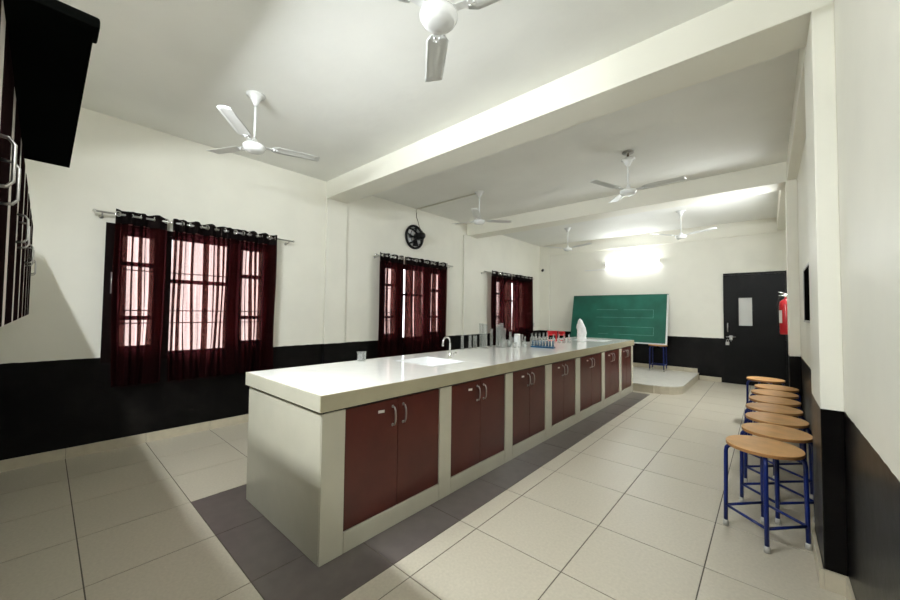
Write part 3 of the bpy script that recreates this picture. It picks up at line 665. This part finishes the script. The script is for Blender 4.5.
# ------------------------------------------------------------------ ceiling fans
def make_fan(drop=0.0):
    r = empty('ceiling_fan')
    MB().lathe([(0, -.001), (.08, -.001), (.082, -.010), (.06, -.014), (.05, -.032), (.024, -.085), (.013, -.105), (0, -.105)], 24, (0, 0, -drop)).build('canopy', 'white_enamel', r)
    if drop:
        MB().lathe([(0, -.001), (.07, -.001), (.066, -.012), (0, -.012)], 20).build('ceiling_plate', 'steel_dull', r)
        MB().tube([(0, 0, -.012), (0, 0, -drop)], .008, 8).lathe([(0, -.012), (.013, -.012), (.013, .012), (0, .012)], 10, (0, 0, -drop * .55)).build('hook', 'wire_brown', r)
    MB().cyl(.0105, (0, 0, -.09 - drop), (0, 0, -.45), 12).build('downrod', 'white_enamel', r)
    MB().lathe([(0, -.405), (.013, -.405), (.022, -.425), (.034, -.455), (.034, -.466), (0, -.466)], 20).build('lower_cup', 'white_enamel', r)
    MB().lathe([(0, -.462), (.045, -.462), (.078, -.469), (.093, -.480), (.0975, -.492), (.0965, -.502), (.089, -.508), (.086, -.520), (.074, -.532), (.045, -.540), (0, -.542)], 36).build('motor', 'white_enamel', r)
    for k in range(3):
        b = empty('blade_bracket'); COL.objects.unlink(b); bpy.data.objects.remove(b)
        A = 2 * PI * k / 3; Mz = Matrix.Rotation(A, 4, 'Z')
        br = MB().bbox(.075, .20, -.022, .022, -.478, -.474, b=.0015)
        for (bx, by) in ((.165, -.014), (.165, .014), (.19, 0)): br.lathe([(0, -.006), (.006, -.005), (.007, 0), (0, 0)], 8, (bx, by, -.478))
        bo = br.xf(Mz).build('blade_arm', 'white_enamel', r)
        # blade with camber and pitch
        vs = []; fs = []; nx, ny = 10, 6; L0, L1 = .15, .585
        outl = []
        for s in (0, 1):
            for i in range(nx + 1):
                t = i / nx; x = L0 + (L1 - L0) * t
                wl_, wr_ = .058 + .010 * (1 - t), .056 + .004 * (1 - t)
                if i == 0: wl_ *= .62; wr_ *= .62
                for j in range(ny + 1):
                    u = j / ny; yv = -wl_ + (wl_ + wr_) * u
                    cam = .007 * (1 - (2 * u - 1) ** 2); zz = -.472 + .024 * t + cam + yv * math.tan(R(5)) * (-1) - s * .0016
                    xx = x - (.012 * abs(2 * u - 1) ** 4 if i == nx else 0) + (.02 * u if i == nx else 0)
                    vs.append((xx, yv, zz))
        o1 = (nx + 1) * (ny + 1)
        ix = lambda s, i, j: s * o1 + i * (ny + 1) + j
        for i in range(nx):
            for j in range(ny):
                fs.append((ix(0, i, j), ix(0, i + 1, j), ix(0, i + 1, j + 1), ix(0, i, j + 1))); fs.append((ix(1, i, j), ix(1, i, j + 1), ix(1, i + 1, j + 1), ix(1, i + 1, j)))
        for i in range(nx):
            fs.append((ix(0, i, 0), ix(1, i, 0), ix(1, i + 1, 0), ix(0, i + 1, 0))); fs.append((ix(0, i, ny), ix(0, i + 1, ny), ix(1, i + 1, ny), ix(1, i, ny)))
        for j in range(ny):
            fs.append((ix(0, 0, j), ix(0, 0, j + 1), ix(1, 0, j + 1), ix(1, 0, j))); fs.append((ix(0, nx, j), ix(1, nx, j), ix(1, nx, j + 1), ix(0, nx, j + 1)))
        MB().add(vs, fs, True).xf(Mz).build('blade', 'blade_enamel', r)
    return r
fan0 = make_fan(); fan_d = make_fan(.085)
fans = [(-3.56, 1.25, 79, 0, 'white three-blade ceiling fan above the first curtained window'), (-1.245, 1.295, 137, 0, 'white ceiling fan hanging in the first bay above the near end of the bench'),
        (-3.58, 4.75, 60, 0, 'white ceiling fan at the end of the ceiling conduit near the exhaust fan'), (-1.278, 4.74, 5, 1, 'white ceiling fan in the middle bay with its canopy slipped down the hook'),
        (-3.51, 8.11, -13, 0, 'small-looking white ceiling fan in the last bay towards the windows'), (-1.245, 8.11, -20, 0, 'small-looking white ceiling fan in the last bay towards the black door')]
used = set()
for (x, y, a, kd, lb) in fans:
    src = fan_d if kd else fan0
    o = src if kd not in used else copy_tree(src)
    used.add(kd); o.location = (x, y, ZC); o.rotation_euler = (0, 0, R(a)); tag(o, lb, 'ceiling fan', 'white ceiling fans')

# ------------------------------------------------------------------ fluorescent tubes (lamps of the room and added fill tubes)
def tube_light(x, y, z, L, rz, label, glow='tube_glow', hood=0, off=.06):
    r = tag(empty('tube_light', (x, y, z), (0, 0, R(rz))), label, 'light', 'fluorescent tube lights')
    h = L / 2
    MB().bbox(-h - .03, h + .03, -off * .55, -.001, -.028, .028, b=.004).build('batten', 'white_enamel', r)
    for s in (-1, 1): MB().bbox(s * (h + .012) - .012, s * (h + .012) + .012, -off - .016, -off * .5, -.02, .02, b=.004).build('lamp_holder', 'white_enamel', r)
    if hood:
        hz = .042 if hood > .1 else .034
        MB().add([(-h - .03, -.002, .030), (h + .03, -.002, .030), (h + .03, -hood, hz), (-h - .03, -hood, hz), (-h - .03, -.002, .034), (h + .03, -.002, .034), (h + .03, -hood, hz + .004), (-h - .03, -hood, hz + .004)], [(3, 2, 1, 0), (4, 5, 6, 7), (0, 1, 5, 4), (1, 2, 6, 5), (2, 3, 7, 6), (3, 0, 4, 7)]).build('added_hood', 'white_enamel', r)  # added hood, blocks direct tube light on the ceiling
    MB().cyl(.014, (-h, -off, 0), (h, -off, 0), 14).build('tube', glow, r)
tube_light(-2.58, YF, 2.765, 1.2, 0, 'lit white fluorescent tube on the end wall above the chalkboard', 'far_tube_glow')
tube_light(-2.20, YN, 2.80, 1.2, 180, 'lit white fluorescent tube on the wall above the dark wall cabinets', hood=.165)
tube_light(XR, .75, 2.75, 1.2, -90, 'added unseen fluorescent fill tube high on the wall behind the viewpoint, before the first pillar', 'side_fill_glow', hood=.165)  # added fill lamp out of view, evens out the light
tube_light(XR, 7.17, 2.62, .80, -90, 'short added unseen fill tube on the wall above the fire extinguisher', 'bay_fill_glow', hood=.062, off=.042)  # added fill lamp hidden by the pillar, brightens the last bay

# ------------------------------------------------------------------ exhaust fan with cable and conduit
e = tag(empty('exhaust_fan', (XL, 4.70, 2.90)), 'black metal exhaust fan on the wall above the second window', 'exhaust fan')
MB().lathe([(0, .002), (.205, .002), (.205, .006), (0, .006)], 32, (0, 0, 0), 'X').build('backing_disc', 'white_enamel', e)
m = MB(); rg = .215
ringpts = lambda r_, x: [(x, r_ * math.cos(2 * PI * k / 28), r_ * math.sin(2 * PI * k / 28)) for k in range(28)]
m.tube(ringpts(rg, .025), .024, 8, closed=True).build('mounting_ring', 'black_metal', e)
MB().tube(ringpts(.16, .09), .008, 6, closed=True).build('guard_ring', 'black_metal', e)
for k in range(4):
    a = PI / 4 + PI / 2 * k
    MB().tube([(.02, rg * math.cos(a), rg * math.sin(a)), (.10, .17 * math.cos(a), .17 * math.sin(a)), (.15, .06 * math.cos(a), .06 * math.sin(a))], .018, 6).build('arm', 'black_metal', e)
    a2 = PI / 2 * k
    vs = []
    for t in (0, 1):
        for (rr_, da, dx) in ((.045, -.3, -.02), (.19, -.30, -.025), (.19, .28, .025), (.045, .3, .02)):
            vs.append((.055 + dx + t * .003, rr_ * math.cos(a2 + da), rr_ * math.sin(a2 + da)))
    MB().add(vs, [(0, 1, 2, 3), (7, 6, 5, 4), (0, 4, 5, 1), (1, 5, 6, 2), (2, 6, 7, 3), (3, 7, 4, 0)]).build('fan_blade', 'black_metal', e)
MB().lathe([(0, .06), (.06, .06), (.07, .08), (.07, .24), (.055, .27), (0, .275)], 20, (0, 0, 0), 'X').build('motor', 'black_metal', e)
tag(MB().tube([(XL + .006, 4.76, 3.40), (XL + .008, 4.76, 3.30), (XL + .02, 4.79, 3.22), (XL + .05, 4.78, 3.15), (XL + .10, 4.76, 3.08)], .006, 6).build('power_cable', 'wire_brown'), 'thin brown cable dropping from the ceiling to the exhaust fan', 'cable')
tag(MB().tube([(XL + .005, 4.755, 3.39), (XL + .012, 4.755, ZC - .012), (XL + .05, 4.755, ZC - .012), (-3.66, 4.755, ZC - .012)], .0105, 8).build('ceiling_conduit', 'conduit_pvc'), 'straight conduit pipe along the ceiling from wall to fan', 'conduit')
tag(MB().bbox(-3.78, -3.24, YF - .018, YF - .001, 2.63, 2.65, b=.003).build('wall_conduit', 'white_enamel'), 'short white conduit strip beside the lit tube on the end wall', 'conduit')
cc = tag(empty('security_camera', (-5.0, YF - .03, 2.74)), 'small black security camera in the corner behind the bench', 'camera')
MB().lathe([(0, 0), (.035, 0), (.035, -.012), (0, -.014)], 16, (0, 0, 0), 'Y').build('base', 'white_enamel', cc)
MB().cyl(.012, (0, -.012, 0), (0, -.06, .0), 8).cyl(.035, (0, -.05, .005), (.04, -.15, -.03), 14).build('camera_body', 'black_metal', cc)
sk = tag(empty('wall_socket', (XL, 9.39, 1.116)), 'small dark socket box on the wall beside the last curtain', 'socket')
MB().bbox(.001, .03, -.05, .05, -.045, .045, b=.005).build('socket_box', 'gap_dark', sk); MB().bbox(.03, .034, -.035, .035, -.03, .03, b=.001).build('face_plate', 'grey_label', sk)

# ------------------------------------------------------------------ wall cabinets on the near wall and the board on top
CY = -0.078; CZB, CZT = 1.40, 2.125
hb = MB().tube([(0, 0, -.052), (0, .020, -.050), (0, .028, -.038), (0, .028, .038), (0, .020, .050), (0, 0, .052)], .0036, 8).mesh('handle', 'steel_dull')
for u in range(4):
    xc = -1.25 - .94 * u
    r = tag(empty('wall_cabinet', (xc, YN, CZB)), 'dark two-door wall cabinet with pale stiles, ' + ['first in the row, beside the viewpoint', 'second in the row, below the black board', 'third in the row, past the black board', 'last in the row, towards the first curtain'][u], 'cabinet', 'dark wall cabinets')
    hw = .469; H = CZT - CZB; D = CY - YN
    MB().box(-hw, hw, .002, D - .022, 0, H).build('cabinet_body', 'pale_laminate', r)
    for s_ in (-1, 1):
        dr = MB().bbox(min(s_ * .072, s_ * .394), max(s_ * .072, s_ * .394), D - .021, D, .004, H - .004, b=.002).build('cabinet_door', 'dark_laminate', r)
        inst('handle', hb, dr, (s_ * .095, D, .355))
    for sx, sw in ((-.4325, .0355), (0, .070), (.4325, .0355)): MB().bbox(sx - sw, sx + sw, D - .021, D - .002, .001, H - .001, b=.001).build('stile', 'pale_laminate', r)
bb = tag(empty('overhead_board', (-1.84, YN + .01, CZT)), 'long black board lying on top of the wall cabinets and overhanging them', 'board')
MB().bbox(-.65, .63, .01, .450, .002, .026, b=.002).build('board_panel', 'black_board', bb)
MB().bbox(.57, .65, .30, .458, .003, .030, b=.006).build('end_cleat', 'black_board', bb)
